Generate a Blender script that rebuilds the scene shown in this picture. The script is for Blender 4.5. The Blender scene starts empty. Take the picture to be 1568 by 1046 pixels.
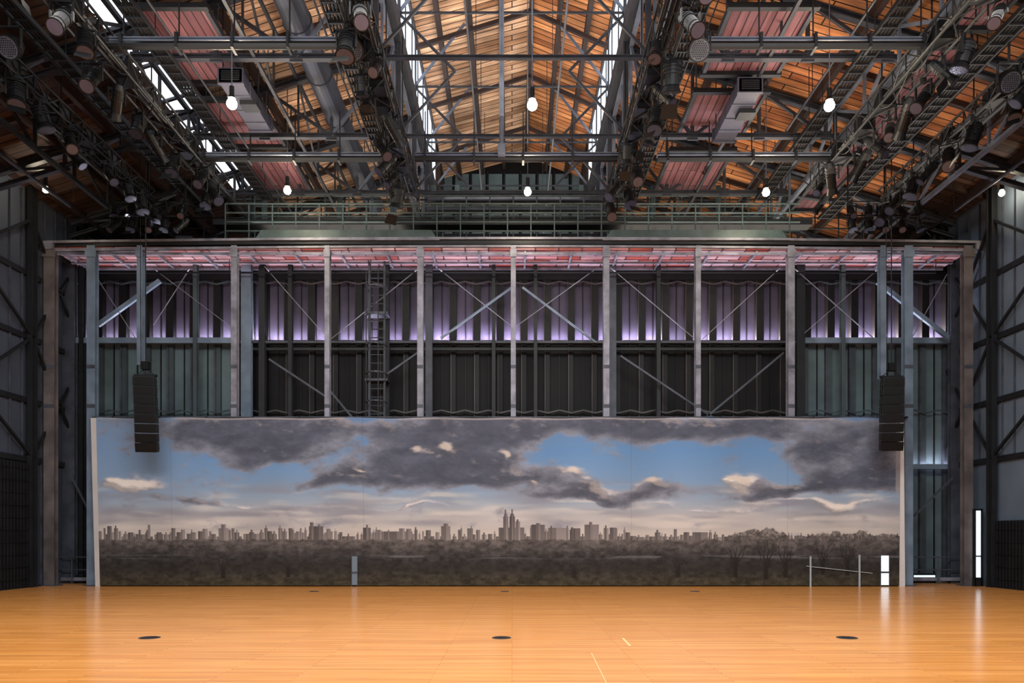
import bpy, math, random
import numpy as np
from mathutils import Vector, Matrix, Euler
random.seed(7)
scene = bpy.context.scene
try:
    scene.view_settings.view_transform = 'Standard'
    scene.view_settings.look = 'None'
except Exception:
    pass

# ------------------------------------------------------------------ constants
# survey scale of the hall:  eye height 1.7 m, portal plane 25.7 m away
H = 1.7
F = 1150.0
D = 25.7
def EX(px, d=D): return (px-784.0)*d/F
def EZ(py, d=D): return H+(821.0-py)*d/F

# ------------------------------------------------------------------ materials
def lin(c):
    out=[]
    for v in c[:3]:
        v=v/255.0
        out.append(v/12.92 if v<=0.04045 else ((v+0.055)/1.055)**2.4)
    return (*out,1.0)
def newmat(name):
    m=bpy.data.materials.new(name); m.use_nodes=True
    nt=m.node_tree
    return m,nt,nt.nodes['Principled BSDF']
def mat_plain(name,c,rough=0.6,metal=0.0,var=0.25,scale=3.0,spec=0.4):
    m,nt,b=newmat(name)
    tc=nt.nodes.new('ShaderNodeTexCoord')
    n=nt.nodes.new('ShaderNodeTexNoise'); n.inputs['Scale'].default_value=scale; n.inputs['Detail'].default_value=4
    nt.links.new(tc.outputs['Object'],n.inputs['Vector'])
    r=nt.nodes.new('ShaderNodeValToRGB')
    l=lin(c)
    r.color_ramp.elements[0].position=0.3; r.color_ramp.elements[1].position=0.7
    r.color_ramp.elements[0].color=(*[v*(1-var) for v in l[:3]],1)
    r.color_ramp.elements[1].color=(*[min(1,v*(1+var)) for v in l[:3]],1)
    nt.links.new(n.outputs['Fac'],r.inputs['Fac'])
    nt.links.new(r.outputs['Color'],b.inputs['Base Color'])
    b.inputs['Roughness'].default_value=rough; b.inputs['Metallic'].default_value=metal
    b.inputs['Specular IOR Level'].default_value=spec
    return m
def mat_emit(name,c,s):
    m,nt,b=newmat(name)
    b.inputs['Base Color'].default_value=lin(c)
    b.inputs['Emission Color'].default_value=lin(c)
    b.inputs['Emission Strength'].default_value=s
    return m
def mat_boards(name,c1,c2,mort,width,row,axis='XY',rough=0.6,spec=0.3,mscale=0.01,stain=0.35,patch=0.0):
    m,nt,b=newmat(name)
    tc=nt.nodes.new('ShaderNodeTexCoord')
    sep=nt.nodes.new('ShaderNodeSeparateXYZ'); nt.links.new(tc.outputs['Object'],sep.inputs[0])
    com=nt.nodes.new('ShaderNodeCombineXYZ')
    a,bb=axis
    nt.links.new(sep.outputs[a],com.inputs['X']); nt.links.new(sep.outputs[bb],com.inputs['Y'])
    br=nt.nodes.new('ShaderNodeTexBrick')
    br.inputs['Scale'].default_value=1.0
    br.inputs['Brick Width'].default_value=width; br.inputs['Row Height'].default_value=row
    br.inputs['Mortar Size'].default_value=mscale; br.inputs['Mortar Smooth'].default_value=0.1
    br.inputs['Color1'].default_value=lin(c1); br.inputs['Color2'].default_value=lin(c2); br.inputs['Mortar'].default_value=lin(mort)
    br.offset=0.37; br.offset_frequency=2
    nt.links.new(com.outputs[0],br.inputs['Vector'])
    mp=nt.nodes.new('ShaderNodeMapping'); mp.inputs['Scale'].default_value=(0.5,6.0,1)
    nt.links.new(com.outputs[0],mp.inputs['Vector'])
    n=nt.nodes.new('ShaderNodeTexNoise'); n.inputs['Scale'].default_value=1.3; n.inputs['Detail'].default_value=5
    nt.links.new(mp.outputs[0],n.inputs['Vector'])
    mr=nt.nodes.new('ShaderNodeMapRange'); mr.inputs['To Min'].default_value=1-stain; mr.inputs['To Max'].default_value=1+stain
    mr.inputs['From Min'].default_value=0.3; mr.inputs['From Max'].default_value=0.7
    nt.links.new(n.outputs['Fac'],mr.inputs['Value'])
    mx=nt.nodes.new('ShaderNodeVectorMath'); mx.operation='SCALE'
    nt.links.new(br.outputs['Color'],mx.inputs[0]); nt.links.new(mr.outputs[0],mx.inputs['Scale'])
    out=mx.outputs[0]
    if patch>0:
        n2=nt.nodes.new('ShaderNodeTexNoise'); n2.inputs['Scale'].default_value=0.35; n2.inputs['Detail'].default_value=3
        nt.links.new(com.outputs[0],n2.inputs['Vector'])
        m2=nt.nodes.new('ShaderNodeMapRange'); m2.inputs['To Min'].default_value=1-patch; m2.inputs['To Max'].default_value=1+patch
        m2.inputs['From Min'].default_value=0.35; m2.inputs['From Max'].default_value=0.65
        nt.links.new(n2.outputs['Fac'],m2.inputs['Value'])
        mx2=nt.nodes.new('ShaderNodeVectorMath'); mx2.operation='SCALE'
        nt.links.new(out,mx2.inputs[0]); nt.links.new(m2.outputs[0],mx2.inputs['Scale']); out=mx2.outputs[0]
    nt.links.new(out,b.inputs['Base Color'])
    b.inputs['Roughness'].default_value=rough; b.inputs['Specular IOR Level'].default_value=spec
    return m

M={}
M['galv']=mat_plain('galvanised_steel',(118,119,130),0.5,0.2,0.4,2.5)
M['galvdark']=mat_plain('weathered_steel',(66,70,80),0.55,0.2,0.35,2.0)
M['bluecol']=mat_plain('blue_grey_steel',(104,120,138),0.5,0.1,0.3,1.5)
M['rust']=mat_plain('brown_primer_steel',(92,86,86),0.6,0.1,0.4,1.5)
M['roofsteel']=mat_plain('roof_steel',(46,48,55),0.55,0.2,0.35,2.0)
M['roofsteel2']=mat_plain('roof_steel_light',(94,101,116),0.5,0.2,0.3,2.0)
M['darksteel']=mat_plain('dark_steel',(25,27,31),0.55,0.2,0.3,2.0)
M['black']=mat_plain('black_paint',(14,15,17),0.45,0.0,0.2,5.0,0.3)
M['greensteel']=mat_plain('green_grey_steel',(62,77,78),0.5,0.1,0.3,2.0)
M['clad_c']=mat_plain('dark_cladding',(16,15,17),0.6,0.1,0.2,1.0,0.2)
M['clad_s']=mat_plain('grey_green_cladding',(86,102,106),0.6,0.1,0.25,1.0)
M['clad_u']=mat_plain('upper_cladding',(68,62,76),0.55,0.1,0.25,1.0,0.2)
M['rib']=mat_plain('rib_steel',(22,20,22),0.5,0.1,0.3,1.0,0.2)
M['rib_l']=mat_plain('rib_edge',(66,60,58),0.5,0.1,0.3,1.0)
M['rib_s']=mat_plain('rib_steel_side',(62,72,76),0.5,0.1,0.3,1.0)
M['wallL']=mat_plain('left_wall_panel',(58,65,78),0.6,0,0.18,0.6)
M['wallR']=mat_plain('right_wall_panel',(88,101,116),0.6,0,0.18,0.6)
M['white']=mat_plain('white_cloth',(200,196,194),0.8,0,0.05,2)
M['tape']=mat_plain('floor_tape',(226,182,130),0.6,0,0.05,2)
M['duct']=mat_plain('grey_duct',(60,64,76),0.4,0.4,0.2,1)
M['ductw']=mat_plain('pale_duct',(116,126,140),0.45,0.2,0.15,1)
M['unit']=mat_plain('unit_enamel',(58,58,72),0.5,0.1,0.15,1)
M['floor']=mat_boards('oak_strip_floor',(225,156,84),(207,136,66),(166,98,46),2.6,0.085,('X','Y'),0.2,0.35,0.003,stain=0.14)
M['wood']=mat_boards('roof_boards',(210,172,142),(150,110,82),(38,27,22),4.2,0.30,('X','Y'),0.7,0.2,0.02,stain=0.5,patch=0.5)
M['woodo']=mat_boards('roof_boards_orange',(206,140,92),(142,86,54),(38,25,18),4.2,0.30,('X','Y'),0.7,0.2,0.02,stain=0.5,patch=0.5)
M['woodd']=mat_boards('roof_boards_dark',(80,62,55),(54,40,35),(22,18,17),4.2,0.30,('X','Y'),0.7,0.2,0.02,stain=0.45,patch=0.3)
M['pink']=mat_boards('red_walkway_boards',(124,84,90),(94,60,66),(38,24,28),3.0,0.22,('Y','X'),0.6,0.2,0.015,stain=0.3)
M['soff']=mat_boards('soffit_boards',(190,162,168),(152,76,68),(80,64,70),0.8,0.35,('X','Y'),0.6,0.2,0.03,stain=0.5)
M['rafter']=mat_plain('brown_rafter',(48,34,30),0.7,0,0.3,1.5)
M['sky']=mat_emit('skylight_glass',(232,242,255),2.2)
M['door']=mat_emit('door_glow_bright',(220,234,244),1.0)  # bright emission for an added glow panel on the mural
M['doorglow']=mat_emit('door_glow_dim',(96,110,120),0.14)  # dim emission for an added glow panel on the mural
M['rail']=mat_plain('pale_handrail',(170,178,184),0.4,0.1,0.1,2)
M['lamp']=mat_emit('lamp_glow',(255,238,205),140)
M['lens']=mat_plain('glass_lens',(60,62,80),0.15,0,0.1,5,0.8)
M['grille']=mat_plain('black_grille',(13,12,12),0.6,0,0.2,20,0.2)

# ------------------------------------------------------------------ mesh builder
class MB:
    def __init__(s): s.v=[]; s.f=[]; s.m=[]; s.mats=[]
    def mi(s,k):
        if k not in s.mats: s.mats.append(k)
        return s.mats.index(k)
    def hexa(s,pts,k):
        b=len(s.v); s.v+= [tuple(p) for p in pts]
        i=s.mi(k)
        for q in ((0,3,2,1),(4,5,6,7),(0,1,5,4),(1,2,6,5),(2,3,7,6),(3,0,4,7)):
            s.f.append(tuple(b+j for j in q)); s.m.append(i)
    def box(s,x0,x1,y0,y1,z0,z1,k):
        s.hexa([(x0,y0,z0),(x1,y0,z0),(x1,y1,z0),(x0,y1,z0),(x0,y0,z1),(x1,y0,z1),(x1,y1,z1),(x0,y1,z1)],k)
    def fr(s,p,q):
        p=Vector(p); q=Vector(q); d=(q-p).normalized()
        up=Vector((0,0,1)) if abs(d.z)<0.97 else Vector((0,1,0))
        x=up.cross(d).normalized(); y=d.cross(x).normalized()
        return p,q,x,y
    def beam(s,p,q,w,h,k,ox=0,oy=0):
        p,q,x,y=s.fr(p,q)
        pts=[]
        for e in (p,q):
            for a,b in ((-1,-1),(1,-1),(1,1),(-1,1)):
                pts.append(e+x*(a*w/2+ox)+y*(b*h/2+oy))
        s.hexa(pts,k)
    def ibeam(s,p,q,w,h,k,t=0.03):
        s.beam(p,q,w,t,k,0,h/2-t/2); s.beam(p,q,w,t,k,0,-h/2+t/2); s.beam(p,q,t,h-2*t,k)
    def cyl(s,p,q,r,k,n=8,r2=None,cap=True):
        r2=r if r2 is None else r2
        p,q,x,y=s.fr(p,q); b=len(s.v); i=s.mi(k)
        for e,rr in ((p,r),(q,r2)):
            for j in range(n):
                a=2*math.pi*j/n
                s.v.append(tuple(e+x*(rr*math.cos(a))+y*(rr*math.sin(a))))
        for j in range(n):
            s.f.append((b+j,b+(j+1)%n,b+n+(j+1)%n,b+n+j)); s.m.append(i)
        if cap:
            s.f.append(tuple(b+j for j in reversed(range(n)))); s.m.append(i)
            s.f.append(tuple(b+n+j for j in range(n))); s.m.append(i)
    def quad(s,pts,k):
        b=len(s.v); s.v+=[tuple(p) for p in pts]; s.f.append(tuple(range(b,b+len(pts)))); s.m.append(s.mi(k))
    def sphere(s,c,r,k,n=12,m=8):
        b=len(s.v); i=s.mi(k)
        for a in range(m+1):
            th=math.pi*a/m
            for j in range(n):
                ph=2*math.pi*j/n
                s.v.append((c[0]+r*math.sin(th)*math.cos(ph),c[1]+r*math.sin(th)*math.sin(ph),c[2]+r*math.cos(th)))
        for a in range(m):
            for j in range(n):
                s.f.append((b+a*n+j,b+(a+1)*n+j,b+(a+1)*n+(j+1)%n,b+a*n+(j+1)%n)); s.m.append(i)
    def mesh(s,name):
        me=bpy.data.meshes.new(name); me.from_pydata(s.v,[],s.f); 
        for k in s.mats: me.materials.append(M[k])
        me.polygons.foreach_set('material_index',s.m); me.update()
        return me
    def obj(s,name,parent=None,loc=(0,0,0)):
        o=bpy.data.objects.new(name,s.mesh(name)); o.location=loc
        scene.collection.objects.link(o)
        if parent: o.parent=parent
        return o

# ------------------------------------------------------------------ camera
cam=bpy.data.cameras.new('camera'); co=bpy.data.objects.new('camera',cam); scene.collection.objects.link(co)
co.location=(0,0,H); co.rotation_euler=(math.pi/2,0,0)
cam.sensor_width=36; cam.lens=36*F/1568; cam.shift_y=298/1568; cam.clip_end=500
scene.camera=co

WX=16.1   # side wall
YB=38.0   # roof end wall
Y0=-6.0
BW=27.6   # stage back wall

# ------------------------------------------------------------------ floor
b=MB(); b.box(-19,19,Y0,YB+.3,-0.2,0,'floor'); b.obj('floor')
b=MB()
for (x,dd,r) in ((229,12.53,.17),(768,12.53,.16),(1297,12.53,.17),(481,23,.15),(773,23,.13),(1064,23,.15)):
    bb=MB(); X=EX(x,dd)
    bb.cyl((0,0,0.0),(0,0,0.008),r,'galvdark',32); bb.cyl((0,0,0.008),(0,0,0.012),r*.88,'black',32)
    bb.box(-.05,.05,-.012,.012,.012,.018,'galvdark')
    bb.obj('floor_socket',loc=(X,dd,0))
b.quad([(EX(905,10.9),10.9,.003),(EX(906.2,10.9),10.9,.003),(EX(931.6,8.5),8.5,.003),(EX(930,8.5),8.5,.003)],'tape')
b.quad([(EX(952,12.5),12.5,.003),(EX(955,12.5),12.5,.003),(EX(967,11.6),11.6,.003),(EX(963,11.6),11.6,.003)],'tape')
b.obj('floor_marking_tape')

# ------------------------------------------------------------------ roof
ZE=H+11.4; ZL=H+15.4; ZG=H+18.0; ZR=H+19.2; MX=3.5; RX=0.7
root=bpy.data.objects.new('ceiling',None); scene.collection.objects.link(root)
def slab(b,x0,z0,x1,z1,y0,y1,k,t=0.15):
    b.hexa([(x0,y0,z0),(x1,y0,z1),(x1,y1,z1),(x0,y1,z0),(x0,y0,z0+t),(x1,y0,z1+t),(x1,y1,z1+t),(x0,y1,z0+t)],k)
def lowz(x):
    x=abs(x); return ZE+(ZL-ZE)*(WX+.4-x)/(WX+.4-MX)
b=MB()
slab(b,-MX-.3,ZG,RX,ZR,Y0,YB,'wood'); slab(b,RX,ZR,MX+.3,ZG,Y0,YB,'woodo')
slab(b,-9.6,lowz(9.6),-MX,ZL,Y0,YB,'wood')
slab(b,-WX-.4,ZE,-10.6,lowz(10.6),Y0,YB,'woodd')
slab(b,MX,ZL,14.5,lowz(14.5),Y0,YB,'woodo')
slab(b,14.5,lowz(14.5),WX+.4,ZE,Y0,YB,'woodd')
b.obj('roof_deck',root)
b=MB()
x=-15.5
while x<16:
    if abs(x)>MX+.3 and not(-10.7<x<-9.5):
        b.box(x-.08,x+.08,Y0,YB,lowz(x)-.32,lowz(x)-.02,'rafter')
    x+=1.55
for x in (-2.6,-1.5,-.4,.7,1.7,2.7):
    zz=ZG+(ZR-ZG)*((x+MX+.3)/(RX+MX+.3) if x<RX else (MX+.3-x)/(MX+.3-RX))
    b.box(x-.08,x+.08,Y0,YB,zz-.36,zz,'rafter')
y=Y0+1
while y<YB:
    for sx in (-1,1):
        if sx<0: b.beam((-MX,y,ZL-.08),(-9.5,y,lowz(9.5)-.08),.1,.18,'rafter'); b.beam((-10.7,y,lowz(10.7)-.08),(-WX,y,lowz(WX)-.08),.1,.18,'rafter')
        else: b.beam((MX,y,ZL-.08),(WX,y,lowz(WX)-.08),.1,.18,'rafter')
    y+=1.9
b.obj('roof_purlins',root)
wi=1
for sx in (-1,1):
    b=MB()
    b.box(sx*MX-.02,sx*MX+.02,Y0,YB-4,ZL+.35,ZG-.1,'sky')
    y=Y0
    while y<YB-4:
        b.box(sx*MX-.06,sx*MX+.06,y-.03,y+.03,ZL+.2,ZG,'roofsteel'); y+=1.6
    b.box(sx*MX-.1,sx*MX+.1,Y0,YB,ZL-.25,ZL+.35,'roofsteel'); b.box(sx*MX-.1,sx*MX+.1,Y0,YB,ZG-.2,ZG,'roofsteel')
    b.box(sx*MX-.05,sx*MX+.05,YB-4,YB,ZL+.35,ZG-.2,'woodd')
    b.obj('window_%d'%wi); wi+=1
b=MB()
slab(b,-10.6,lowz(10.6),-9.6,lowz(9.6),Y0,29,'sky',.04)
slab(b,-10.6,lowz(10.6),-9.6,lowz(9.6),29,YB,'woodd',.1)
y=Y0
while y<29:
    b.beam((-10.6,y,lowz(10.6)-.03),(-9.6,y,lowz(9.6)-.03),.1,.08,'roofsteel'); y+=1.6
b.obj('window_%d'%wi); wi+=1

# ------------------------------------------------------------------ walls
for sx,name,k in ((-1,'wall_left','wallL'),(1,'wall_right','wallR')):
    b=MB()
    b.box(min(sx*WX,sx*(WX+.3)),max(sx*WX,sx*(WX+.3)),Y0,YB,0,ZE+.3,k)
    f=sx*(WX-.04)
    for z in (4.25,6.2,8.3,10.4):
        b.box(min(f-.05,f+.05),max(f-.05,f+.05),Y0,YB,z-.09,z+.09,'darksteel')
    y=Y0
    while y<YB:
        b.box(min(f-.02,f+.04),max(f-.02,f+.04),y-.012,y+.012,4.3,ZE,'galvdark'); y+=.6
    b.obj(name)
    b=MB()
    xx=sx*(WX-.2)
    for y in (13.9,19.1,24.9,27.9):
        b.ibeam((xx,y,0),(xx,y,ZE+.2),.18,.3,'darksteel')
    for z0,z1 in ((4.3,8.3),(8.3,12.2)):
        for ya,yb in ((19.1,24.9),(24.9,27.9)):
            b.beam((xx,ya,z0),(xx,yb,z1),.08,.08,'darksteel'); b.beam((xx,ya,z1),(xx,yb,z0),.08,.08,'darksteel')
    b.obj('wall_bracing_frame')
for sx in (-1,1):
    b=MB(); 
    x1=sx*(WX-.1); x0=sx*(WX-.16)
    zt=4.1 if sx<0 else 2.2
    b.box(min(x0,x1),max(x0,x1),18,24.7,0.0,zt,'grille')
    y=18.1
    while y<24.7:
        b.box(min(sx*(WX-.2),x0),max(sx*(WX-.2),x0),y-.02,y+.02,0,zt,'darksteel'); y+=.16
    for z in np.arange(.3,zt,.4): b.box(min(sx*(WX-.2),x0),max(sx*(WX-.2),x0),18,24.7,z-.015,z+.015,'darksteel')
    b.obj('security_grille')

# stage back wall : panels + ribs
zG=EZ(527,BW)           # girt height
zTop=H+9.8
b=MB()
xa,xb=EX(372,BW),EX(1212,BW)
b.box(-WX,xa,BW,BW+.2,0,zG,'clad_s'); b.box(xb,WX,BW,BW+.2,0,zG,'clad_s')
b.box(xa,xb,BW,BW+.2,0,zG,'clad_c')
b.box(-WX,WX,BW,BW+.2,zG,zTop,'clad_u')
x=-15.9
zs1=EZ(437,BW); zs2=EZ(632,BW)
P=0.86
while x<16:
    side = x<xa or x>xb
    k='rib_s' if side else 'rib'
    b.box(x-.08,x+.08,BW-.14,BW,0,zG,k); b.box(x-.13,x+.13,BW-.26,BW,zG,zTop,'rib')
    if side: b.box(x-.15,x-.09,BW-.16,BW,0,zG,'galvdark')
    else: b.box(x-.105,x-.08,BW-.16,BW,0,zG,'rib_l')
    b.box(x-.145,x-.13,BW-.28,BW,zG,zTop,'rib_l')
    b.box(x+.42,x+.45,BW-.05,BW,0,zTop,'rib')
    for z in (zs1,zs2):
        b.beam((x,BW-.30,z-.06),(x+P/2,BW-.30,z+.04),.04,.05,'rib_s' if side else 'rib_l')
        b.beam((x+P/2,BW-.30,z+.04),(x+P,BW-.30,z-.06),.04,.05,'rib_s' if side else 'rib_l')
    x+=P
b.box(-WX,WX,BW-.3,BW-.1,zs1+.1,zTop,'clad_c')
b.obj('wall_back')
b=MB()
b.beam((-WX,BW-.45,zG),(xa,BW-.45,zG),.2,.2,'bluecol'); b.beam((xb,BW-.45,zG),(WX,BW-.45,zG),.2,.2,'bluecol')
b.beam((xa,BW-.45,zG-.06),(xb,BW-.45,zG-.06),.2,.08,'galvdark')
b.beam((xa,BW-.45,zG-.3),(xb,BW-.45,zG-.3),.1,.1,'darksteel')
for px,w,k in ((106,.5,'galvdark'),(126,.15,'darksteel'),(378,.36,'bluecol'),(402,.22,'darksteel'),(657,.24,'galvdark'),(445,.14,'darksteel'),(592,.2,'darksteel'),(938,.24,'galvdark'),(1225,.3,'darksteel'),(756,.12,'darksteel'),(820,.12,'darksteel'),(1008,.14,'darksteel'),(1462,.4,'galvdark'),(300,.14,'rib_s'),(1290,.14,'rib_s')):
    X=EX(px,27.0); b.ibeam((X,27.0,0),(X,27.0,zTop),w,.2,k,.025)
def dg(x0,y0,x1,y1,w,k,d=26.6): b.beam((EX(x0,d),d,EZ(y0,d)),(EX(x1,d),d,EZ(y1,d)),w*.8,w,k)
for a in ((150,498,245,430),(1344,432,1452,517)): dg(*a,.15,'bluecol')
for a in ((675,518,784,440),(800,440,912,524)): dg(*a,.07,'bluecol')
for a in ((405,408,505,522),(640,412,506,520),(290,412,235,498),(236,412,366,510),(672,412,784,500),(912,412,790,500),(1065,520,935,410),(1075,520,1195,410),(1215,410,1340,520),(1345,412,1232,510),(140,412,210,522),(1395,520,1450,420)): dg(*a,.025,'galv')
for a in ((412,550,500,608),(640,540,590,575),(505,598,540,640),(950,545,1062,620),(1200,540,1080,640),(1062,620,1100,645),(1400,790,1460,730),(1470,530,1520,560),(110,730,135,780)): dg(*a,.07,'galvdark')
b.obj('back_wall_bracing')

def area(name,loc,rot,sx,sy,e,c,spread=None,parent=None):
    l=bpy.data.lights.new(name,'AREA'); l.shape='RECTANGLE'; l.size=sx; l.size_y=sy; l.energy=e; l.color=c
    if spread: l.spread=spread
    o=bpy.data.objects.new(name,l); o.location=loc; o.rotation_euler=rot; scene.collection.objects.link(o)
    if parent: o.parent=parent
    return o
up=bpy.data.objects.new('wall_uplight_strip',None); scene.collection.objects.link(up)
b=MB()
x=-15.9
rl=random.Random(4)
while x<15.5:
    x0,x1=x+.15,x+P-.17
    b.box(x0,x1,BW-.3,BW-.16,zG+.02,zG+.07,'black')
    t=abs(x)/16
    area('strip_light',((x0+x1)/2,BW-.22,zG+.09),(math.pi-.1,0,0),x1-x0,.1,32*rl.uniform(.5,1.3),(.76+.1*t,.70+.16*t,1.0),parent=up)
    x+=P
x0,x1=EX(1395,BW),EX(1450,BW)
zz=EZ(716,BW)
b.box(x0-.5,x1,BW-.5,BW-.3,zz-.1,zz+.08,'bluecol')
area('strip_light',((x0+x1)/2,BW-.24,zz+.0),(math.pi,0,0),x1-x0,.08,20,(.88,.84,1.0),parent=up)
b.obj('fixture',up)
pk=bpy.data.objects.new('soffit_light_bar',None); scene.collection.objects.link(pk)
b=MB(); b.box(-15,15,26.55,26.61,H+9.3,H+9.35,'black'); 
for x in (-15,-10,-5,0,5,10,15): b.cyl((x,26.58,H+9.33),(x,26.58,H+9.78),.015,'black')
b.obj('bar',pk)
for i in range(5):
    area('pink_light',(-12+6*i,26.58,H+9.37),(math.pi,0,0),5.6,.06,15,(1.0,.82,.84),parent=pk)

# ------------------------------------------------------------------ portal frame
b=MB()
zB=EZ(380); 
def arch(px): return 0.13*(1-((px-784)/710.0)**2)
for px,w,k,bot in ((78,.36,'rust',0),(142,.28,'bluecol',0),(360,.2,'galv',0),(502,.17,'galv',0),(644,.2,'galv',0),(786,.17,'galv',0),(928,.2,'galv',0),(1068,.17,'galv',0),(1210,.22,'galv',0),(1389,.28,'bluecol',0),(1480,.3,'rust',0),(216,.18,'bluecol',EZ(560)),(1350,.18,'bluecol',EZ(580)),(66,.08,'galvdark',0)):
    X=EX(px); b.ibeam((X,D,bot),(X,D,zB+.05),w,.25,k,.03)
    b.box(X-w*.65,X+w*.65,D-.16,D-.13,zB-.35,zB-.1,k)
    if bot==0:
        for pz in (EZ(560),EZ(620)):
            b.box(X-w*.5,X+w*.5,D-.135,D-.125,pz-.12,pz,'galvdark')
        b.box(X-w*.8,X+w*.8,D-.22,D+.22,0,.03,'galvdark')
N=24
for i in range(N):
    p0=70+i*(1518-70)/N; p1=70+(i+1)*(1518-70)/N
    for (dz,w,h,k,yy) in ((0.16,.3,.08,'galv',0),(0.03,.12,.06,'darksteel',-.05),(-.1,.22,.07,'galv',0),):
        b.beam((EX(p0),D+yy,zB+dz+arch(p0)),(EX(p1),D+yy,zB+dz+arch(p1)),w,h,k)
for px in (76,1500): b.box(EX(px)-.22,EX(px)+.22,D-.2,D+.2,zB-.1,zB+.1,'galv')
z9=H+9.78
x=-15.4
while x<15.6:
    b.beam((x,D,z9-.06),(x,BW-.2,z9-.06),.07,.1,'galv'); x+=1.585
for yy in (D+.05,D+.9,BW-.4): b.beam((-15.6,yy,z9-.1),(15.6,yy,z9-.1),.07,.08,'galv')
b.obj('steel_portal_frame')
b=MB(); b.box(-15.7,15.7,D-.05,BW+.2,z9,z9+.1,'soff'); b.obj('stage_canopy')

# catwalk on top of the canopy
b=MB()
def E(px,py,d): return (EX(px,d),d,EZ(py,d))
for (d,y0,ys,xl,xr,k) in ((26.0,368,(312,326,340,354),345,1225,'greensteel'),(27.4,375,(300,316,331,348),390,1200,'greensteel'),(28.6,372,(292,306,334,350),60,1510,'darksteel')):
    for y in ys: b.cyl(E(xl,y,d),E(xr,y,d),.03,k,6)
    x=xl
    while x<=xr:
        b.cyl(E(x,y0+6,d),E(x,ys[0],d),.026,k,6); x+=36
for xl,xr in ((392,668),(928,1205)):
    b.hexa([E(xl-4,369,25.6),E(xr+4,369,25.6),E(xr+4,369,26.3),E(xl-4,369,26.3),E(xl+8,352,25.6),E(xr-8,352,25.6),E(xr-8,352,26.3),E(xl+8,352,26.3)],'greensteel')
    b.beam(E(xl-5,367,25.55),E(xr+5,367,25.55),.06,.05,'galv')
b.beam(E(330,344,27),E(1240,344,27),.5,.2,'darksteel')
b.beam(E(655,306,28),E(932,306,28),.3,.18,'galvdark'); b.beam(E(655,322,28),E(932,322,28),.3,.1,'galvdark')
for x in (405,520,600,664,700,890,935,1000,1100,1200): b.beam(E(x,372,28.2),E(x,285,28.2),.16,.16,'greensteel')
b.box(-15.8,15.8,25.6,30.0,H+9.95,H+10.08,'darksteel')
for x in np.arange(-15,15.1,2.5): b.box(x-.06,x+.06,25.9,29.9,H+9.86,H+9.97,'darksteel')
for _ in range(22):
    px=random.uniform(120,1450); d=random.uniform(26.4,29.5); X=EX(px,d); w=random.uniform(.2,.8); h=random.uniform(.2,.7)
    b.box(X-w/2,X+w/2,d-.2,d+.2,H+10.08,H+10.08+h,random.choice(['greensteel','darksteel','galvdark']))
b.obj('stage_catwalk')

# upper end wall
b=MB()
b.box(-WX-.3,WX+.3,YB,YB+.3,0,ZL+3.9,'clad_c')
x=-4.2
while x<4.3:
    b.box(x-.34,x+.34,YB-.06,YB,H+15.2,H+18.3,'clad_s'); b.box(x-.42,x-.36,YB-.12,YB,H+14.5,H+18.4,'darksteel'); x+=.84
for z in (15.1,16.6): b.box(-4.7,4.7,YB-.14,YB,H+z-.06,H+z+.06,'galvdark')
for x in np.arange(-15.5,15.6,1.0):
    if abs(x)>4.8: b.box(x-.3,x+.3,YB-.06,YB,H+11,H+13.5,'rib_s')
b.obj('wall_back_upper')

# ------------------------------------------------------------------ roof trusses (transverse)
def truss_mesh(seed):
    b=MB(); zb=H+12.3
    r=random.Random(seed)
    for sx in (-1,1):
        xs=[MX+i*(WX-.3-MX)/6 for i in range(7)]
        b.ibeam((sx*MX,0,lowz(MX)-.45),(sx*(WX-.3),0,lowz(WX-.3)-.45),.18,.16,'roofsteel')
        zc=lambda x: min(zb,lowz(x)-.9)
        for i in range(6):
            b.ibeam((sx*xs[i],0,zc(xs[i])),(sx*xs[i+1],0,zc(xs[i+1])),.16,.14,'roofsteel')
            if i%2==0: b.beam((sx*xs[i],0,lowz(xs[i])-.4),(sx*xs[i+1],0,zc(xs[i+1])),.08,.09,'roofsteel2' if r.random()<.4 else 'roofsteel')
            else: b.beam((sx*xs[i],0,zc(xs[i])),(sx*xs[i+1],0,lowz(xs[i+1])-.4),.08,.09,'roofsteel')
            b.beam((sx*xs[i],0,zc(xs[i])),(sx*xs[i],0,lowz(xs[i])-.35),.09,.09,'roofsteel')
            b.box(sx*xs[i]-.16,sx*xs[i]+.16,-.03,.03,zc(xs[i])-.12,zc(xs[i])+.14,'roofsteel')
        b.ibeam((sx*MX,0,zb),(sx*MX,0,ZG),.14,.14,'roofsteel')
        b.beam((sx*MX,0,ZG-1.9),(sx*1.7,0,ZG+.35),.07,.08,'roofsteel2')
        b.beam((sx*MX,0,zb+.1),(sx*1.75,0,zb+2.0),.06,.07,'roofsteel')
        b.beam((sx*1.75,0,zb+2.0),(sx*MX,0,ZG-1.9),.06,.07,'roofsteel')
    b.beam((-MX,0,ZG-.5+.0),(RX,0,ZR-.4),.12,.14,'rafter'); b.beam((MX,0,ZG-.5),(RX,0,ZR-.4),.12,.14,'rafter')
    b.ibeam((-MX,0,zb),(MX,0,zb),.1,.1,'roofsteel')
    b.beam((-MX,0,ZG-1.9),(MX,0,ZG-1.9),.05,.06,'roofsteel')
    return b.mesh('roof_truss')
tm=truss_mesh(3)
for y in (8.5,12.0,15.5,19.3,23.1,26.9,30.7,34.5):
    o=bpy.data.objects.new('roof_truss',tm); o.location=(0,y,0); scene.collection.objects.link(o)
    
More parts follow.
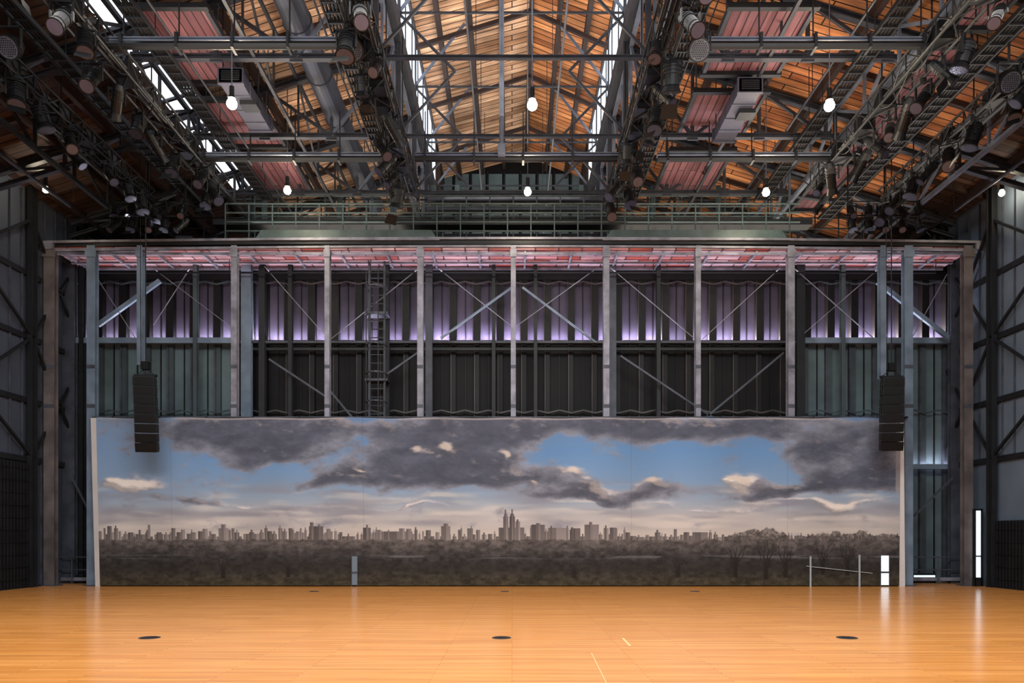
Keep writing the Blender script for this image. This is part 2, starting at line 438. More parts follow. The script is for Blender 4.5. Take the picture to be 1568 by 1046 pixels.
def ltruss(name,X,zb,zt,y0,y1,step,k,r=.05):
    b=MB()
    b.beam((X,y0,zb),(X,y1,zb),r*2.4,r*2.4,k); b.beam((X,y0,zt),(X,y1,zt),r*2.4,r*2.4,k)
    y=y0;i=0
    while y<y1-.1:
        ya=min(y+step,y1)
        b.beam((X,y,zb if i%2 else zt),(X,ya,zt if i%2 else zb),r*1.6,r*1.6,k)
        b.beam((X,y,zb),(X,y,zt),r*1.5,r*1.5,k); y+=step;i+=1
    b.obj(name)
ltruss('longitudinal_roof_truss',-MX-.15,H+12.3,ZL-.4,4,37.5,1.9,'roofsteel2')
ltruss('longitudinal_roof_truss',MX+.15,H+12.3,ZL-.4,4,37.5,1.9,'roofsteel2')
ltruss('longitudinal_roof_truss',-9.9,H+11.9,lowz(9.9)-.4,4,37.5,1.9,'roofsteel')
ltruss('longitudinal_roof_truss',9.9,H+11.9,lowz(9.9)-.4,4,37.5,1.9,'roofsteel2')
ltruss('longitudinal_roof_truss',13.4,H+10.9,lowz(13.4)-.4,4,37.5,1.9,'roofsteel2')
ltruss('longitudinal_roof_truss',-13.4,H+10.9,lowz(13.4)-.4,4,37.5,1.9,'darksteel')
ltruss('longitudinal_roof_truss',-6.6,H+12.3,lowz(6.6)-.4,4,37.5,2.4,'roofsteel',.035)
ltruss('longitudinal_roof_truss',6.6,H+12.3,lowz(6.6)-.4,4,37.5,2.4,'roofsteel',.035)
# cable trays (ladder type) beside the lighting trusses
for X,Z in ((-4.15,H+12.15),(4.3,H+12.15),(-8.75,H+12.05),(8.9,H+12.05),(-10.9,H+11.5),(11.2,H+11.4)):
    b=MB()
    for s in (-1,1): b.box(X+s*.2-.015,X+s*.2+.015,4,27,Z-.05,Z+.06,'darksteel')
    y=4.1
    while y<27: b.box(X-.2,X+.2,y-.02,y+.02,Z-.04,Z,'darksteel'); y+=.35
    for j in range(4): b.cyl((X-.13+j*.085,4,Z+.04),(X-.13+j*.085,27,Z+.04),.035,'black',6)
    for y in range(6,27,4):
        for s in (-1,1): b.cyl((X+s*.2,y,Z),(X+s*.2,y,lowz(X)),.012,'darksteel',5)
    b.obj('cable_tray')
# sprinkler & conduit pipes
b=MB()
for X,Z,r in ((-1.2,H+13.6,.025),(1.35,H+13.0,.03),(-4.7,H+12.7,.03),(4.75,H+12.9,.03),(8.4,H+12.4,.035),(-8.3,H+12.2,.03),(-12.9,H+11.4,.05),(13.0,H+11.4,.05),(-14.6,H+10.9,.06),(14.7,H+10.8,.05)):
    b.cyl((X,3,Z),(X,37,Z),r,'roofsteel',8)
    for y in range(5,37,4): b.cyl((X,y,Z),(X,y,(ZR-.6 if abs(X)<3 else lowz(X)-.1)),.012,'darksteel',5)
b.obj('sprinkler_pipework')

# lighting box trusses
def boxtruss(X,Z,y0,y1,s=.5,k='darksteel',hang=True,zroof=None):
    b=MB(); h=s/2
    for dx in (-h,h):
        for dz in (-h,h): b.cyl((X+dx,y0,Z+dz),(X+dx,y1,Z+dz),.035,k,6)
    y=y0;i=0
    while y<y1-.01:
        ya=min(y+s*1.3,y1)
        for dx in (-h,h):
            b.cyl((X+dx,y,Z-h if i%2 else Z+h),(X+dx,ya,Z+h if i%2 else Z-h),.018,k,5,cap=False)
        for dz in (-h,h):
            b.cyl((X-h if i%2 else X+h,y,Z+dz),(X+h if i%2 else X-h,ya,Z+dz),.018,k,5,cap=False)
        for dx in (-h,h): b.cyl((X+dx,y,Z-h),(X+dx,y,Z+h),.018,k,5,cap=False)
        y+=s*1.3;i+=1
    for j in range(3):
        b.cyl((X-h*.6+j*.13,y0,Z-h*.2+.05*j),(X-h*.5+j*.12,y1,Z-h*.1),.045,'black',6)
    rr=random.Random(int(X*10))
    y=y0+2
    while y<y1-2:
        L=rr.uniform(.8,1.6); prev=None; dx=rr.choice((-h,h))
        for q in range(7):
            t=q/6; p=(X+dx,y+L*t,Z-h-.35*4*t*(1-t)*L*.6)
            if prev: b.cyl(prev,p,.014,'black',5,cap=False)
            prev=p
        if rr.random()<.7: b.box(X-.18,X+.18,y,y+.45,Z-h*.9,Z+h*.8,'black')
        y+=rr.uniform(.8,1.5)
    y=y0+1
    while y<y1:
        b.cyl((X,y,Z+h),(X,y,zroof),.02,'darksteel',5); y+=3.0
    b.obj('lighting_truss')
boxtruss(-3.35,H+11.4,4,24.8,.5,zroof=ZL-.1)
boxtruss(3.45,H+11.4,4,24.8,.5,zroof=ZL-.1)
boxtruss(-9.6,H+11.5,4,24.8,.5,zroof=lowz(9.7))
boxtruss(9.85,H+11.5,4,24.8,.5,zroof=lowz(9.8))
boxtruss(-12.0,H+11.2,4,24.8,.4,'black',zroof=lowz(12))
boxtruss(12.3,H+11.2,4,24.8,.4,'black',zroof=lowz(12.3))

# transverse rigging beams
for d,segs in ((17.6,((170,548),(1060,1430))),(22.8,((300,604),(636,966),(1006,1296)))):
    for x0,x1 in segs:
        b=MB(); z=EZ(70 if d<20 else 243,d)
        b.ibeam((EX(x0,d),d,z+.11),(EX(x1,d),d,z+.11),.2,.09,'roofsteel2',.03)
        b.cyl((EX(x0,d),d-.1,z-.06),(EX(x1,d),d-.1,z-.06),.09,'black',8)
        n=5
        for i in range(n):
            X=EX(x0,d)+.3+(EX(x1,d)-EX(x0,d)-.6)*i/(n-1)
            b.box(X-.03,X+.03,d-.2,d+.12,z-.15,z+.2,'darksteel')
            b.cyl((X,d,z+.2),(X,d,H+12.9),.02,'darksteel',5)
        b.obj('rigging_beam')
b=MB(); X=EX(768,22.4); b.cyl((X,22.4,EZ(226,22.4)),(X,22.4,ZR-.6),.07,'roofsteel2',10); b.box(X-.11,X+.11,22.3,22.68,EZ(236,22.4),EZ(222,22.4),'roofsteel2'); b.obj('hanger_post')

# red walkway soffits
for X0,X1,ys in ((-9.2,-7.3,((14.5,17.2),(17.8,20.8),(21.6,24.2),(24.8,27.5))),(5.2,7.2,((14.5,17.2),(17.8,20.4),(21.2,23.6),(24.4,27.5))),(10.4,11.4,((14,18),(18.6,24),(24.5,28)))):
    b=MB()
    for y0,y1 in ys:
        z=H+12.6 if X1<9 else H+12.2
        b.box(X0,X1,y0,y1,z,z+.06,'pink')
        for y in (y0,y1): b.beam((X0-.1,y,z-.05),(X1+.1,y,z-.05),.14,.12,'darksteel')
        for X in (X0,X1): b.beam((X,y0,z),(X,y1,z),.1,.16,'roofsteel')
        for X in (X0,X1):
            b.cyl((X,y0,z),(X,y0,lowz(X)),.025,'roofsteel',5); b.cyl((X,y0,z+.9),(X,y1,z+.9),.02,'roofsteel',5) if X1<9 else None
    b.obj('red_walkway')

# ducts
def duct(name,X,Z,r,y0,y1,k,ring=2.2):
    b=MB(); b.cyl((X,y0,Z),(X,y1,Z),r,k,24)
    y=y0
    while y<y1: b.cyl((X,y,Z),(X,y+.06,Z),r+.025,k,24); b.cyl((X,y,Z),(X,y,min(Z+1.8,lowz(X))),.015,'darksteel',5); y+=ring
    o=b.obj(name)
    return o
duct('ventilation_duct',-5.5,H+13.2,.36,6,30,'duct')
duct('ventilation_duct',11.9,H+12.0,.13,6,21,'ductw')
duct('ventilation_duct',-11.4,H+12.1,.13,6,23,'duct')
for X,y0,y1 in ((6.35,20.0,22.6),(-7.35,19.6,22.0)):
    b=MB(); z=H+11.85; hw=.3
    b.box(X-hw,X+hw,y0,y1,z,z+.35,'unit'); b.box(X-hw-.04,X+hw+.04,y0+.0,y0+.08,z-.03,z+.38,'unit'); b.box(X-hw-.04,X+hw+.04,y1-.08,y1,z-.03,z+.38,'unit')
    for i in range(5): b.box(X-.24,X+.24,y0-.02,y0,z+.05+i*.055,z+.08+i*.055,'darksteel')
    b.box(X-.05,X+.4,y0+.8,y0+1.2,z-.12,z,'darksteel')
    for yy in (y0+.6,y0+1.3,y0+1.9): b.box(X-hw-.02,X+hw+.02,yy,yy+.04,z-.02,z+.36,'galvdark')
    for dx in (-.27,.27):
        for yy in (y0+.2,y1-.2): b.cyl((X+dx,yy,z+.35),(X+dx,yy,lowz(X)),.015,'darksteel',5)
    b.obj('air_handling_unit')

# ------------------------------------------------------------------ stage spotlights
def spot_mesh(kind):
    b=MB()
    b.box(-.04,.04,-.04,.04,-.1,.04,'black')
    b.box(-.17,.17,-.025,.025,-.13,-.1,'black')
    for s in (-1,1): b.box(s*.17-.012,s*.17+.012,-.025,.025,-.42,-.1,'black')
    c=Vector((0,0,-.4)); d=Vector((0,-.62 if kind!=1 else -.25,-.75)).normalized()
    L=.62 if kind==0 else .42
    r=.11 if kind==0 else .14
    b.cyl(c-d*L*.45,c+d*L*.3,r,'black',14)
    b.cyl(c+d*L*.3,c+d*L*.55,r*.9,'black',14,r2=r*1.25)
    b.cyl(c+d*L*.55,c+d*L*.56,r*1.05,'lens',14)
    b.cyl(c-d*L*.45,c-d*L*.62,r,'darksteel',14,r2=r*.6)
    for i in range(3): b.cyl(c-d*(L*.1+i*.06),c-d*(L*.1+i*.06+.02),r+.015,'darksteel',14)
    if kind==1:
        b.quad([(-.13,-.25,-.72),(.13,-.25,-.72),(.16,-.4,-.9),(-.16,-.4,-.9)],'black')
    return b.mesh('stage_spotlight')
SM=[spot_mesh(0),spot_mesh(1)]
def spot(X,Y,Z,rz,kind=0,s=1.0,tilt=0):
    o=bpy.data.objects.new('stage_spotlight',SM[kind]); o.location=(X,Y,Z); o.rotation_euler=(tilt,0,rz); o.scale=(s,s,s)
    scene.collection.objects.link(o)
for X,Z in ((-3.35,H+11.4),(3.45,H+11.4),(-9.6,H+11.5),(9.85,H+11.5)):
    y=14.6
    while y<24.6:
        sd=random.choice((-1,1))*.25
        spot(X+sd,y,Z-.25,random.uniform(-1.2,1.2)+(math.pi if random.random()<.3 else 0),random.choice((0,0,1)),random.uniform(.95,1.35))
        y+=random.uniform(.7,1.2)
for X in (-12.0,12.3):
    y=14.6
    while y<24.8:
        spot(X+random.choice((-.2,.2)),y,H+11.0,random.uniform(-.8,.8)+(1.2 if X<0 else -1.2),random.choice((0,1)),random.uniform(1.0,1.4)); y+=random.uniform(.7,1.2)
for X in (-11.9,12.2):
    b=MB()
    for i,z in enumerate((H+10.95,H+10.5)):
        b.cyl((X-1.3,24.6,z),(X+1.3,24.6,z),.03,'black',6)
    for x in (-1.2,0,1.2): b.cyl((X+x,24.6,H+10.5),(X+x,24.6,lowz(X+x)),.03,'black',6)
    b.obj('lighting_bar')
    for i in range(5):
        for z in (H+10.95,H+10.5):
            spot(X-1.1+i*.55,24.55,z,random.uniform(-.9,.9),random.choice((0,1)),.85)
for X,Y,Z in ((EX(541,17.2),17.2,EZ(76,17.2)),(EX(1070,17.2),17.2,EZ(76,17.2)),(EX(14,16.6),16.6,EZ(72,16.6)),(EX(1545,17.5),17.5,EZ(125,17.5))):
    b=MB(); d=Vector((0,-.75,-.6)).normalized(); c=Vector((0,0,0))
    b.cyl(c-d*.4,c-d*.1,.14,'black',20,r2=.24); b.cyl(c-d*.1,c+d*.08,.25,'black',24); b.cyl(c+d*.06,c+d*.085,.215,'galvdark',24)
    x,y=Vector((1,0,0)),d.cross(Vector((1,0,0))).normalized()
    for i in range(-4,5):
        for j in range(-4,5):
            u=(i+.5*(j%2))*.048; v=j*.042
            if u*u+v*v<.19**2: b.cyl(c+d*.085+x*u+y*v,c+d*.09+x*u+y*v,.017,'black',6)
    b.box(-.28,-.25,-.03,.03,-.05,.45,'darksteel'); b.box(.25,.28,-.03,.03,-.05,.45,'darksteel'); b.box(-.28,.28,-.03,.03,.42,.46,'darksteel')
    b.cyl((0,0,.44),(0,0,1.0),.03,'darksteel',8)
    b.obj('round_floodlight',loc=(X,Y,Z))

# pendant lamps: small bright bulb under a shallow reflector
for px,py,d in ((355,158,19.1),(815,160,19.1),(1270,161,19.1),(440,291,23.9),(808,293,23.9),(1173,294,23.9),(70,290,23.9),(1534,295,23.9)):
    X,Z=EX(px,d),EZ(py,d); e=bpy.data.objects.new('pendant_lamp',None); e.location=(X,d,Z); scene.collection.objects.link(e)
    R=.13 if d<20 else .115
    if abs(X)>12: R=.09
    b=MB(); b.sphere((0,0,-.02),R,'lamp',18,12); b.obj('bulb',e)
    b=MB(); b.cyl((0,0,R*.9),(0,0,.2),R*.75,'black',20,r2=.06); b.cyl((0,0,.2),(0,0,.42),.06,'black',16)
    zt=(ZR-.3 if abs(X)<MX else lowz(X))-Z
    b.cyl((0,0,.4),(0,0,zt),.015,'roofsteel2',6); b.obj('housing',e)
    l=bpy.data.lights.new('glow','POINT'); l.energy=110 if abs(X)<12 else 5; l.color=(1,.84,.62); l.shadow_soft_size=.12
    lo=bpy.data.objects.new('glow',l); lo.location=(0,0,-.35); lo.parent=e; scene.collection.objects.link(lo)

# ------------------------------------------------------------------ line array speakers
def array(px_top,py0,px_bot,py1,d,flip):
    e=bpy.data.objects.new('line_array_speaker',None); scene.collection.objects.link(e)
    X0,X1=EX(px_top,d),EX(px_bot,d); z0,z1=EZ(py0,d),EZ(py1,d)
    n=8; b=MB()
    h=(z0-z1)/n
    y=d
    for i in range(n):
        t=(i+.5)/n; zc=z0-(i+.5)*h; xc=X0+(X1-X0)*t
        tilt=math.radians(1+14*t*t); w=.33; dp=.25
        R=Matrix.Rotation(tilt,3,'X'); Rz=Matrix.Rotation(flip*.25,3,'Z')
        def q(a,bb,c): return Vector((xc,y,zc))+Rz@(R@Vector((a,bb,c)))
        hh=h*.47
        b.hexa([q(-w,-dp,-hh),q(w,-dp,-hh),q(w*.8,dp,-hh*.8),q(-w*.8,dp,-hh*.8),q(-w,-dp,hh),q(w,-dp,hh),q(w*.8,dp,hh*.8),q(-w*.8,dp,hh*.8)],'black')
        b.hexa([q(-w*.9,-dp-.02,-hh*.8),q(w*.9,-dp-.02,-hh*.8),q(w*.9,-dp,-hh*.8),q(-w*.9,-dp,-hh*.8),q(-w*.9,-dp-.02,hh*.8),q(w*.9,-dp-.02,hh*.8),q(w*.9,-dp,hh*.8),q(-w*.9,-dp,hh*.8)],'grille')
        for s in (-1,1):
            b.hexa([q(s*w,-dp*.6,-hh),q(s*w+s*.02,-dp*.6,-hh),q(s*w+s*.02,-dp*.3,-hh),q(s*w,-dp*.3,-hh),q(s*w,-dp*.6,hh),q(s*w+s*.02,-dp*.6,hh),q(s*w+s*.02,-dp*.3,hh),q(s*w,-dp*.3,hh)],'darksteel')
        y+=-.02*t
    b.box(X0-.36,X0+.36,d-.06,d+.06,z0+.02,z0+.09,'darksteel')
    b.box(X0-.12,X0+.12,d-.1,d+.1,z0+.25,z0+.5,'black')
    for s in (-1,1): b.cyl((X0+s*.3,d,z0+.08),(X0,d,z0+.3),.012,'darksteel',5)
    b.cyl((X0,d,z0+.5),(X0,d,lowz(X0)),.02,'darksteel',6)
    b.cyl((X0-.15,d,z0+.3),(X0-.18,d,lowz(X0)),.012,'black',5)
    b.obj('cabinets',e)
array(223,578,229,692,24.3,.6)
array(1365,580,1361,690,24.3,-.6)

# ------------------------------------------------------------------ ladder with cage
b=MB(); X=EX(577,26.5); w=.27
for s in (-1,1): b.beam((X+s*w,26.5,0),(X+s*w,26.5,H+9.7),.06,.06,'galvdark')
z=.3
while z<H+9.5: b.cyl((X-w,26.5,z),(X+w,26.5,z),.022,'galvdark',6); z+=.3
z=2.4
while z<H+9.4:
    prev=None
    for i in range(9):
        a=math.pi*i/8; p=(X+math.cos(a)*.36,26.5-math.sin(a)*.55,z)
        if prev: b.beam(prev,p,.05,.05,'galvdark')
        prev=p
    z+=1.0
for i in range(1,8,2):
    a=math.pi*i/8; b.beam((X+math.cos(a)*.36,26.5-math.sin(a)*.55,2.4),(X+math.cos(a)*.36,26.5-math.sin(a)*.55,H+9.3),.035,.02,'darksteel')
for z in (EZ(470),EZ(575)): b.box(X-.4,X+.4,26.35,26.9,z-.04,z+.04,'galvdark')
b.obj('caged_ladder')

# small guardrails, doors either side
for x0,x1 in ((86,134),(1396,1478)):
    b=MB(); d=26.7
    for z in (.5,.95): b.cyl((EX(x0,d),d,z),(EX(x1,d),d,z),.025,'galvdark',8)
    for i in range(3): X=EX(x0+(x1-x0)*i/2,d); b.cyl((X,d,0),(X,d,.97),.025,'galvdark',8)
    b.box(EX(x0,d),EX(x1,d),d+.1,d+.3,.1,.22,'galv')
    b.obj('guardrail')
b=MB(); d=25.4
x0,x1=EX(1492,d),EX(1503,d); z0,z1=.3,EZ(782,d)
b.box(x0,x1,d,d+.03,z0,z1,'door')
for X in (x0,x1): b.box(X-.03,X+.03,d-.04,d+.06,0,z1+.06,'darksteel')
b.box(x0,x1,d-.04,d+.06,z1,z1+.06,'darksteel'); b.box(x0,x1,d-.04,d+.06,0,.3,'darksteel'); b.box(x0,x1,d-.03,d+.0,1.0,1.04,'darksteel')
b.obj('door_1')
b=MB(); d=27.2
b.box(EX(1400,d),EX(1432,d),d,d+.03,EZ(887,d),EZ(881,d),'door'); b.box(EX(1398,d),EX(1434,d),d+.03,d+.08,0,EZ(878,d),'darksteel'); b.obj('floor_level_window')

# ------------------------------------------------------------------ mural
rng=np.random.RandomState(5)
TAB=rng.rand(512,512)
def vn(x,y,o=0):
    x=x+o*17.3; y=y+o*9.1
    xi=np.floor(x).astype(int); yi=np.floor(y).astype(int); fx=x-xi; fy=y-yi
    fx=fx*fx*(3-2*fx); fy=fy*fy*(3-2*fy)
    g=lambda a,c: TAB[a%512,c%512]
    return (g(xi,yi)*(1-fx)+g(xi+1,yi)*fx)*(1-fy)+(g(xi,yi+1)*(1-fx)+g(xi+1,yi+1)*fx)*fy
def fbm(x,y,o=0,n=5,pers=.5):
    s=0;a=.5;t=0
    for i in range(n):
        s=s+a*vn(x*2**i,y*2**i,o+i*3); t+=a; a*=pers
        x,y=.8*x-.6*y,.6*x+.8*y
    return s/t
def ss(a,b_,x): t=np.clip((x-a)/(b_-a),0,1); return t*t*(3-2*t)
NX,NY=1560,330
u=np.linspace(0,1,NX); v=np.linspace(0,1,NY)
U,V=np.meshgrid(u,v)          # V=0 top
px=150+U*1230; py=640+V*257
def mix(a,c,t): return a*(1-t[...,None])+c*t[...,None]
A=lambda *c: np.array(c,float)
stops=[(640,A(98,124,160)),(690,A(96,134,178)),(735,A(116,146,180)),(765,A(142,158,176)),(790,A(172,170,172)),(825,A(196,186,176))]
col=np.zeros(px.shape+(3,))
for c in range(3): col[...,c]=np.interp(py,[s[0] for s in stops],[s[1][c] for s in stops])
lb=(1-ss(230,330,px))*.4
col=mix(col,A(146,166,192),lb*(1-ss(760,800,py)))
n1=fbm(px/70,py/34,1,6); n2=fbm(px/70,py/34,2,6)
def stre(o,sx,sy):      # horizontal streaks, softly warped
    return .6*vn((px+50*n1)/sx,(py+14*n2)/sy,o)+.4*vn((px+30*n2)/(sx*.45),(py+10*n1)/(sy*.6),o+7)
col=mix(col,A(132,132,142),ss(.38,.8,stre(40,110,13))*ss(722,762,py)*(1-ss(800,818,py))*.75)
col=mix(col,A(208,200,192),ss(.5,.85,stre(60,90,9))*ss(735,760,py)*(1-ss(805,820,py))*.6)
nf=fbm(px/44,py/24,5,8,.58)
xw=px+80*(n1-.5); yw=py+40*(n2-.5)
def field(ells,na=.8):
    Dn=np.zeros(px.shape)
    for cx,cy,rx,ry,a in ells:
        q=((xw-cx)/rx)**2+((yw-cy)/ry)**2
        Dn=Dn+a*np.exp(-q*1.1)
    return np.minimum(Dn,1.3)-.40+na*(nf-.5)
dark=field([(400,665,130,30,.9),(310,655,90,22,.8),(380,704,85,15,.85),(445,690,60,16,.6),(520,738,62,15,.95),(545,712,30,12,.6),(490,655,60,16,.6),
 (660,668,115,36,.9),(770,660,105,24,.8),(640,720,90,22,.7),(710,705,100,26,.75),(800,735,75,18,.8),
 (700,742,150,13,.7),(850,718,26,14,.5),(1010,655,165,22,1.),(920,645,90,16,.6),(1160,652,100,20,.9),(900,752,45,11,.8),(960,762,50,10,.7),
 (870,762,60,7,.6),(1010,752,30,9,.7),(1300,690,100,30,.9),(1340,730,80,20,.9),(1250,742,70,10,.8),(1180,745,45,12,.6),(1165,757,70,8,.6),
 (300,765,70,5,.4),(1350,655,50,18,.8),(1230,690,40,16,.5)],1.2)
lt=field([(205,740,50,12,.9),(185,745,40,10,.6),(375,765,60,7,.7),(560,722,35,9,.5),(480,752,60,6,.5),(1134,735,24,20,1.),(1160,742,34,13,.7),(866,718,18,16,1.),(895,745,35,9,.7),(1290,772,50,11,.9),(1220,765,60,6,.7),(990,752,25,12,.9),(930,748,30,8,.8),(830,748,18,8,.7),(690,690,45,10,.5),(780,692,20,9,.7),(1350,765,40,8,.6),(380,692,40,7,.6),(1080,775,160,6,.6),(620,775,120,5,.6)],1.0)
m=ss(-.2,.4,lt)
ltc=mix(np.broadcast_to(A(164,162,168),col.shape)*1.0,A(214,204,194),ss(.05,.5,lt))
rel=lt-np.roll(np.roll(lt,-8,1),4,0)
ltc=ltc*(1+np.clip(rel*.9,-.18,.14))[...,None]
col=mix(col,ltc,m*.85)
m=ss(-.28,.1,dark); dp=ss(-.2,.6,dark)
cc=mix(np.broadcast_to(A(134,136,148),col.shape)*1.0,A(78,81,94),dp)
det=fbm(px/20,py/11,82,7,.6)
cc=cc*(.76+.48*det)[...,None]
# sun-facing flanks of the photographed clouds are paler (low sun at right)
rel=dark-np.roll(np.roll(dark,-9,1),4,0)
cc=mix(cc,A(178,168,162),ss(.08,.42,rel)*.55)
cc=mix(cc,A(62,66,80),ss(.08,.42,-rel)*.35)
col=mix(col,cc,m*.94)
bs=field([(866,716,14,12,1.0),(655,692,16,7,.8),(698,684,14,7,.7),(776,691,12,7,.8),(352,694,12,6,.6),(566,718,14,6,.7),(832,746,10,5,.8),(884,734,12,6,.7),(1130,728,16,10,.9),(1000,742,12,5,.6)],1.1)
col=mix(col,A(206,194,182),ss(-.1,.45,bs)*.8)
# skyline
xs=np.arange(150,1381,.5); top=np.full(xs.shape,826.0); shade=np.ones(xs.shape)
r=random.Random(11)
def bld(x0,x1,y,s=None):
    a=max(0,int(round((x0-150)*2))); c=min(len(xs),int(round((x1-150)*2)))
    s=s if s is not None else r.uniform(.78,1.15)
    mid=a+int((c-a)*r.uniform(.35,.7))
    for i in range(a,c):
        if y<top[i]: top[i]=y; shade[i]=s*(1.0 if i<mid else 1.25)
x=150
while x<1380:
    w=r.uniform(2.5,9)
    dens=1.25 if x<960 else .75
    if x>1110: dens=.4
    h=r.choice((3,5,6,8,9,11,13))*dens
    bld(x,x+w,825-h)
    if r.random()<.45: bld(x+w*.3,x+w*.65,823-h-1.5)
    x+=w+r.choice((0,0,0,.5,2))
for a in ((163,170,806),(225,229,804),(262,268,809),(310,318,810),(338,345,803),(334,350,809),(475,480,800),(473,495,806),(487,490,803),(500,505,810),(447,455,816),(556,568,808),(561,564,804),(585,632,814),(622,630,810),(676,690,806),(680,687,802),(652,660,812),(764,804,808),(771,779,791),(772.5,777.5,787),(774,776,781),(780.5,789.5,791),(782,788,787),(784,786,780),(790,797,799),(792,795,796),(815,835,804),(822,828,801),(840,870,808),(896,918,804),(903,908,800),(875,890,809),(935,945,808),(1033,1038,811),(1065,1085,815)): bld(*a)
idx=np.clip(((px-150)*2).astype(int),0,len(xs)-1); ti=top[idx]; sh=shade[idx]
bm=((py>ti)).astype(float)
hz=ss(786,830,py)
bc=mix(np.broadcast_to(A(86,80,84),col.shape)*1.0,A(104,98,96),hz)*sh[...,None]
win=((np.mod(px,3)<1.2)&(np.mod(py,3)<1.2)).astype(float)*.22
bc=mix(bc,A(150,138,132),win)
col=mix(col,bc,bm)
# trees
tl=827-5*fbm(px/14,py*0,90)-4*fbm(px/4,py*0,91)+3
def hump(cx,rx,h): return h*np.sqrt(np.clip(1-((px-cx)/rx)**2,0,1))
canopy=hump(1160,50,14)+hump(1262,28,9)+hump(1305,30,10)+hump(1350,36,8)+hump(1192,20,3)
tl=tl-canopy*(0.7+.6*fbm(px/5,py/5,93))
tm_=ss(0,2.5,py-tl)
tn=fbm(px/8,py/5,95,7,.6)
tc=mix(np.broadcast_to(A(92,86,84),col.shape)*1.0,A(52,50,50),ss(824,860,py))
tc=mix(tc,A(62,56,44),ss(866,895,py))
tc=tc*(.5+1.0*tn)[...,None]
tc=mix(tc,A(46,40,34),ss(858,864,py)*(1-ss(872,884,py))*.4)
pond=ss(.5,.62,vn(px/70,py/3,97))*np.exp(-((py-853)/2.5)**2)
tc=mix(tc,A(122,120,122),pond*.6)
sparse=1-.4*(canopy>2)*(py<826)*ss(.35,.6,fbm(px/3,py/3,99))
col=mix(col,tc,tm_*sparse)
for cx,by,h in ((1175,888,62),(1205,885,48),(1128,884,48),(1262,880,46),(1300,882,48),(340,886,26),(440,884,22),(1040,884,26),(880,886,24)):
    for kx in (-.55,-.25,0,.2,.5,.8,-.8,-1.1,1.1):
        t=(by-py)/h
        lx=cx+kx*26*np.clip(t-.25,0,1)**1.3*(h/50)+2*np.sin(py/5+cx+kx*9)
        wd=1.2*(1-np.clip(t,0,1))+.35
        mk=(np.abs(px-lx)<wd)*(t>0)*(t<1)
        col=mix(col,A(38,34,32),mk*.55)
for sx in (263,557,968,1208): col=mix(col,col*.9,(np.abs(px-sx)<.5).astype(float))
fold=1+.02*np.sin(px/23)+.03*(fbm(px/60,py/200,33)-.5)
col=np.clip(col*fold[...,None],0,255)/255
linc=np.where(col<=.04045,col/12.92,((col+.055)/1.055)**2.4)
MY=25.35
xl=EX(147,MY)+(EX(153,MY)-EX(147,MY))*V; xr=EX(1379,MY)+(EX(1377,MY)-EX(1379,MY))*V
Xc=xl+(xr-xl)*U; Zc=EZ(640,MY)+.015*np.cos(U*60)*(1-V)-( EZ(640,MY)-.03)*V
Yc=MY+.02*np.sin(U*38)*(1-.5*V)
verts=np.stack([Xc,Yc,Zc],-1).reshape(-1,3)
ii=np.arange(NX*NY).reshape(NY,NX)
faces=np.stack([ii[1:,:-1],ii[1:,1:],ii[:-1,1:],ii[:-1,:-1]],-1).reshape(-1,4)
me=bpy.data.meshes.new('print'); me.from_pydata(verts.tolist(),[],faces.tolist())
at=me.color_attributes.new('paint','FLOAT_COLOR','POINT')
rgba=np.ones((NX*NY,4),np.float32); rgba[:,:3]=linc.reshape(-1,3)
at.data.foreach_set('color',rgba.ravel())
me.polygons.foreach_set('use_smooth',[True]*len(me.polygons))
mm,nt,bs_=newmat('printed_cloth')
an=nt.nodes.new('ShaderNodeAttribute'); an.attribute_name='paint'
nt.links.new(an.outputs['Color'],bs_.inputs['Base Color']); bs_.inputs['Roughness'].default_value=.75; bs_.inputs['Specular IOR Level'].default_value=.15
me.materials.append(mm)
mur=bpy.data.objects.new('panoramic_mural',None); scene.collection.objects.link(mur)
mo=bpy.data.objects.new('printed_cloth',me); mo.parent=mur; scene.collection.objects.link(mo)
b=MB()
zt=EZ(640,MY)
def strip(xt0,xt1,xb0,xb1):
    b.hexa([(EX(xb0,MY),MY+.03,.0),(EX(xb1,MY),MY+.0,.0),(EX(xb1,MY),MY+.05,.0),(EX(xb0,MY),MY+.08,.0),
            (EX(xt0,MY),MY+.03,zt),(EX(xt1,MY),MY+.0,zt),(EX(xt1,MY),MY+.05,zt),(EX(xt0,MY),MY+.08,zt)],'white')
strip(138,147,145,153); strip(1379,1384,1377,1386)
b.cyl((EX(140,MY),MY+.06,zt+.03),(EX(1385,MY),MY+.06,zt+.03),.03,'galvdark',8)
b.cyl((EX(150,MY),MY+.06,.04),(EX(1380,MY),MY+.06,.04),.035,'black',8)
x=-13.5
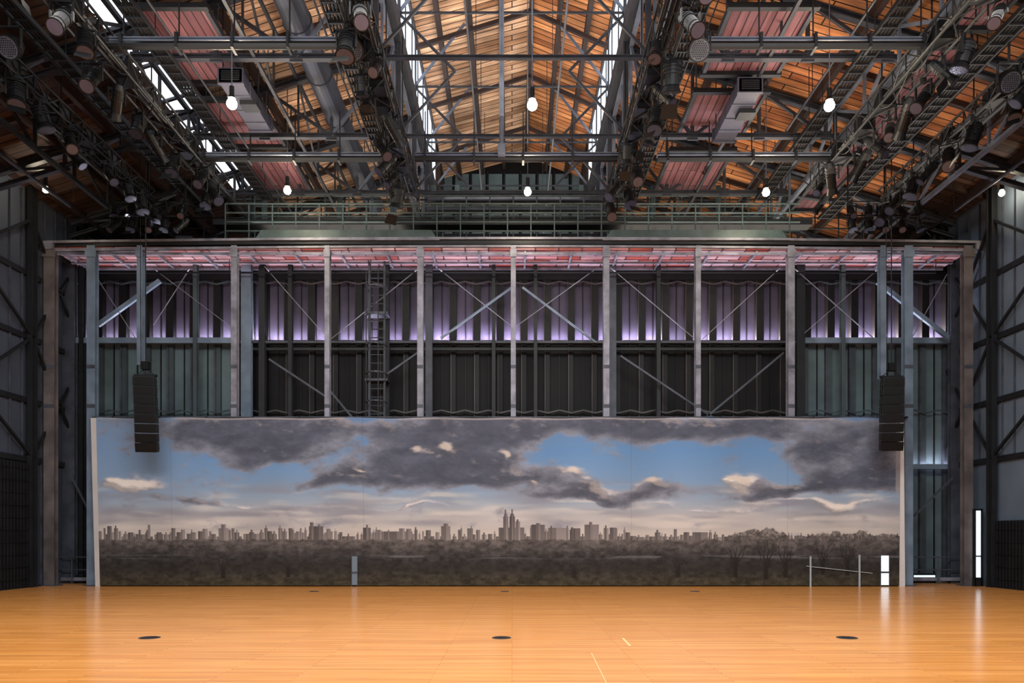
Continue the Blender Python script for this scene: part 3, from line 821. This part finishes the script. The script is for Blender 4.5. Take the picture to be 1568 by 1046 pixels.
while x<13.5: b.box(x-.03,x+.03,MY+.03,D-.12,zt+.0,zt+.06,'darksteel'); x+=1.58
b.obj('border_and_batten',mur)
# added glowing panels before the cloth, imitating door light showing through it
def glow_panel(x0,x1,y0,y1,k,nm):
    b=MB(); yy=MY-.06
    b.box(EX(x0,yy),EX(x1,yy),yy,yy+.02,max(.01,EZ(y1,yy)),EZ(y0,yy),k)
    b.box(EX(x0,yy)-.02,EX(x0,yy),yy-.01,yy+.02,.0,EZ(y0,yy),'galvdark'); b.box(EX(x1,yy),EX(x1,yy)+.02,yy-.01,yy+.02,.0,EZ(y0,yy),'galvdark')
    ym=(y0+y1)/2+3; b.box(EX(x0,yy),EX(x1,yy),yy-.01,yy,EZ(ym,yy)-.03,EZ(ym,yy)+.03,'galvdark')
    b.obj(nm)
glow_panel(1349,1361,851,896,'door','door_glow_panel')
glow_panel(539,547,852,896,'doorglow','door_glow_panel')
b=MB(); yy=MY-.06
b.beam((EX(1235,yy),yy,EZ(867,yy)),(EX(1336,yy),yy,EZ(878,yy)),.015,.02,'rail')
for x,y0,y1 in ((1241,852,897),(1316,850,896)): b.box(EX(x,yy)-.025,EX(x,yy)+.025,yy-.02,yy+.02,0,EZ(y0,yy),'rail')
b.obj('glass_handrail')

# ------------------------------------------------------------------ lights
w=bpy.data.worlds.new('world'); scene.world=w; w.use_nodes=True
w.node_tree.nodes['Background'].inputs[0].default_value=(.85,.92,1,1); w.node_tree.nodes['Background'].inputs[1].default_value=.62
area('added_wash_light',(0,7,H+10.8),(math.radians(38),0,0),24,4,3200,(.97,.98,1))  # added area lamps without fixtures, washing the mural and floor
area('added_wash_light',(0,11,H+10.9),(0,0,0),24,10,2100,(1,.97,.93))
area('added_roof_fill',(0,24,H+12.5),(math.pi,0,0),5,24,1100,(1,.92,.80))  # added unseen lamps brightening the roof boards from below
area('added_roof_fill',(8.5,20,H+10.8),(math.pi,0,0),9,22,1050,(1,.88,.74))
area('added_roof_fill',(-6.5,22,H+10.8),(math.pi,0,0),5,22,560,(1,.90,.78))
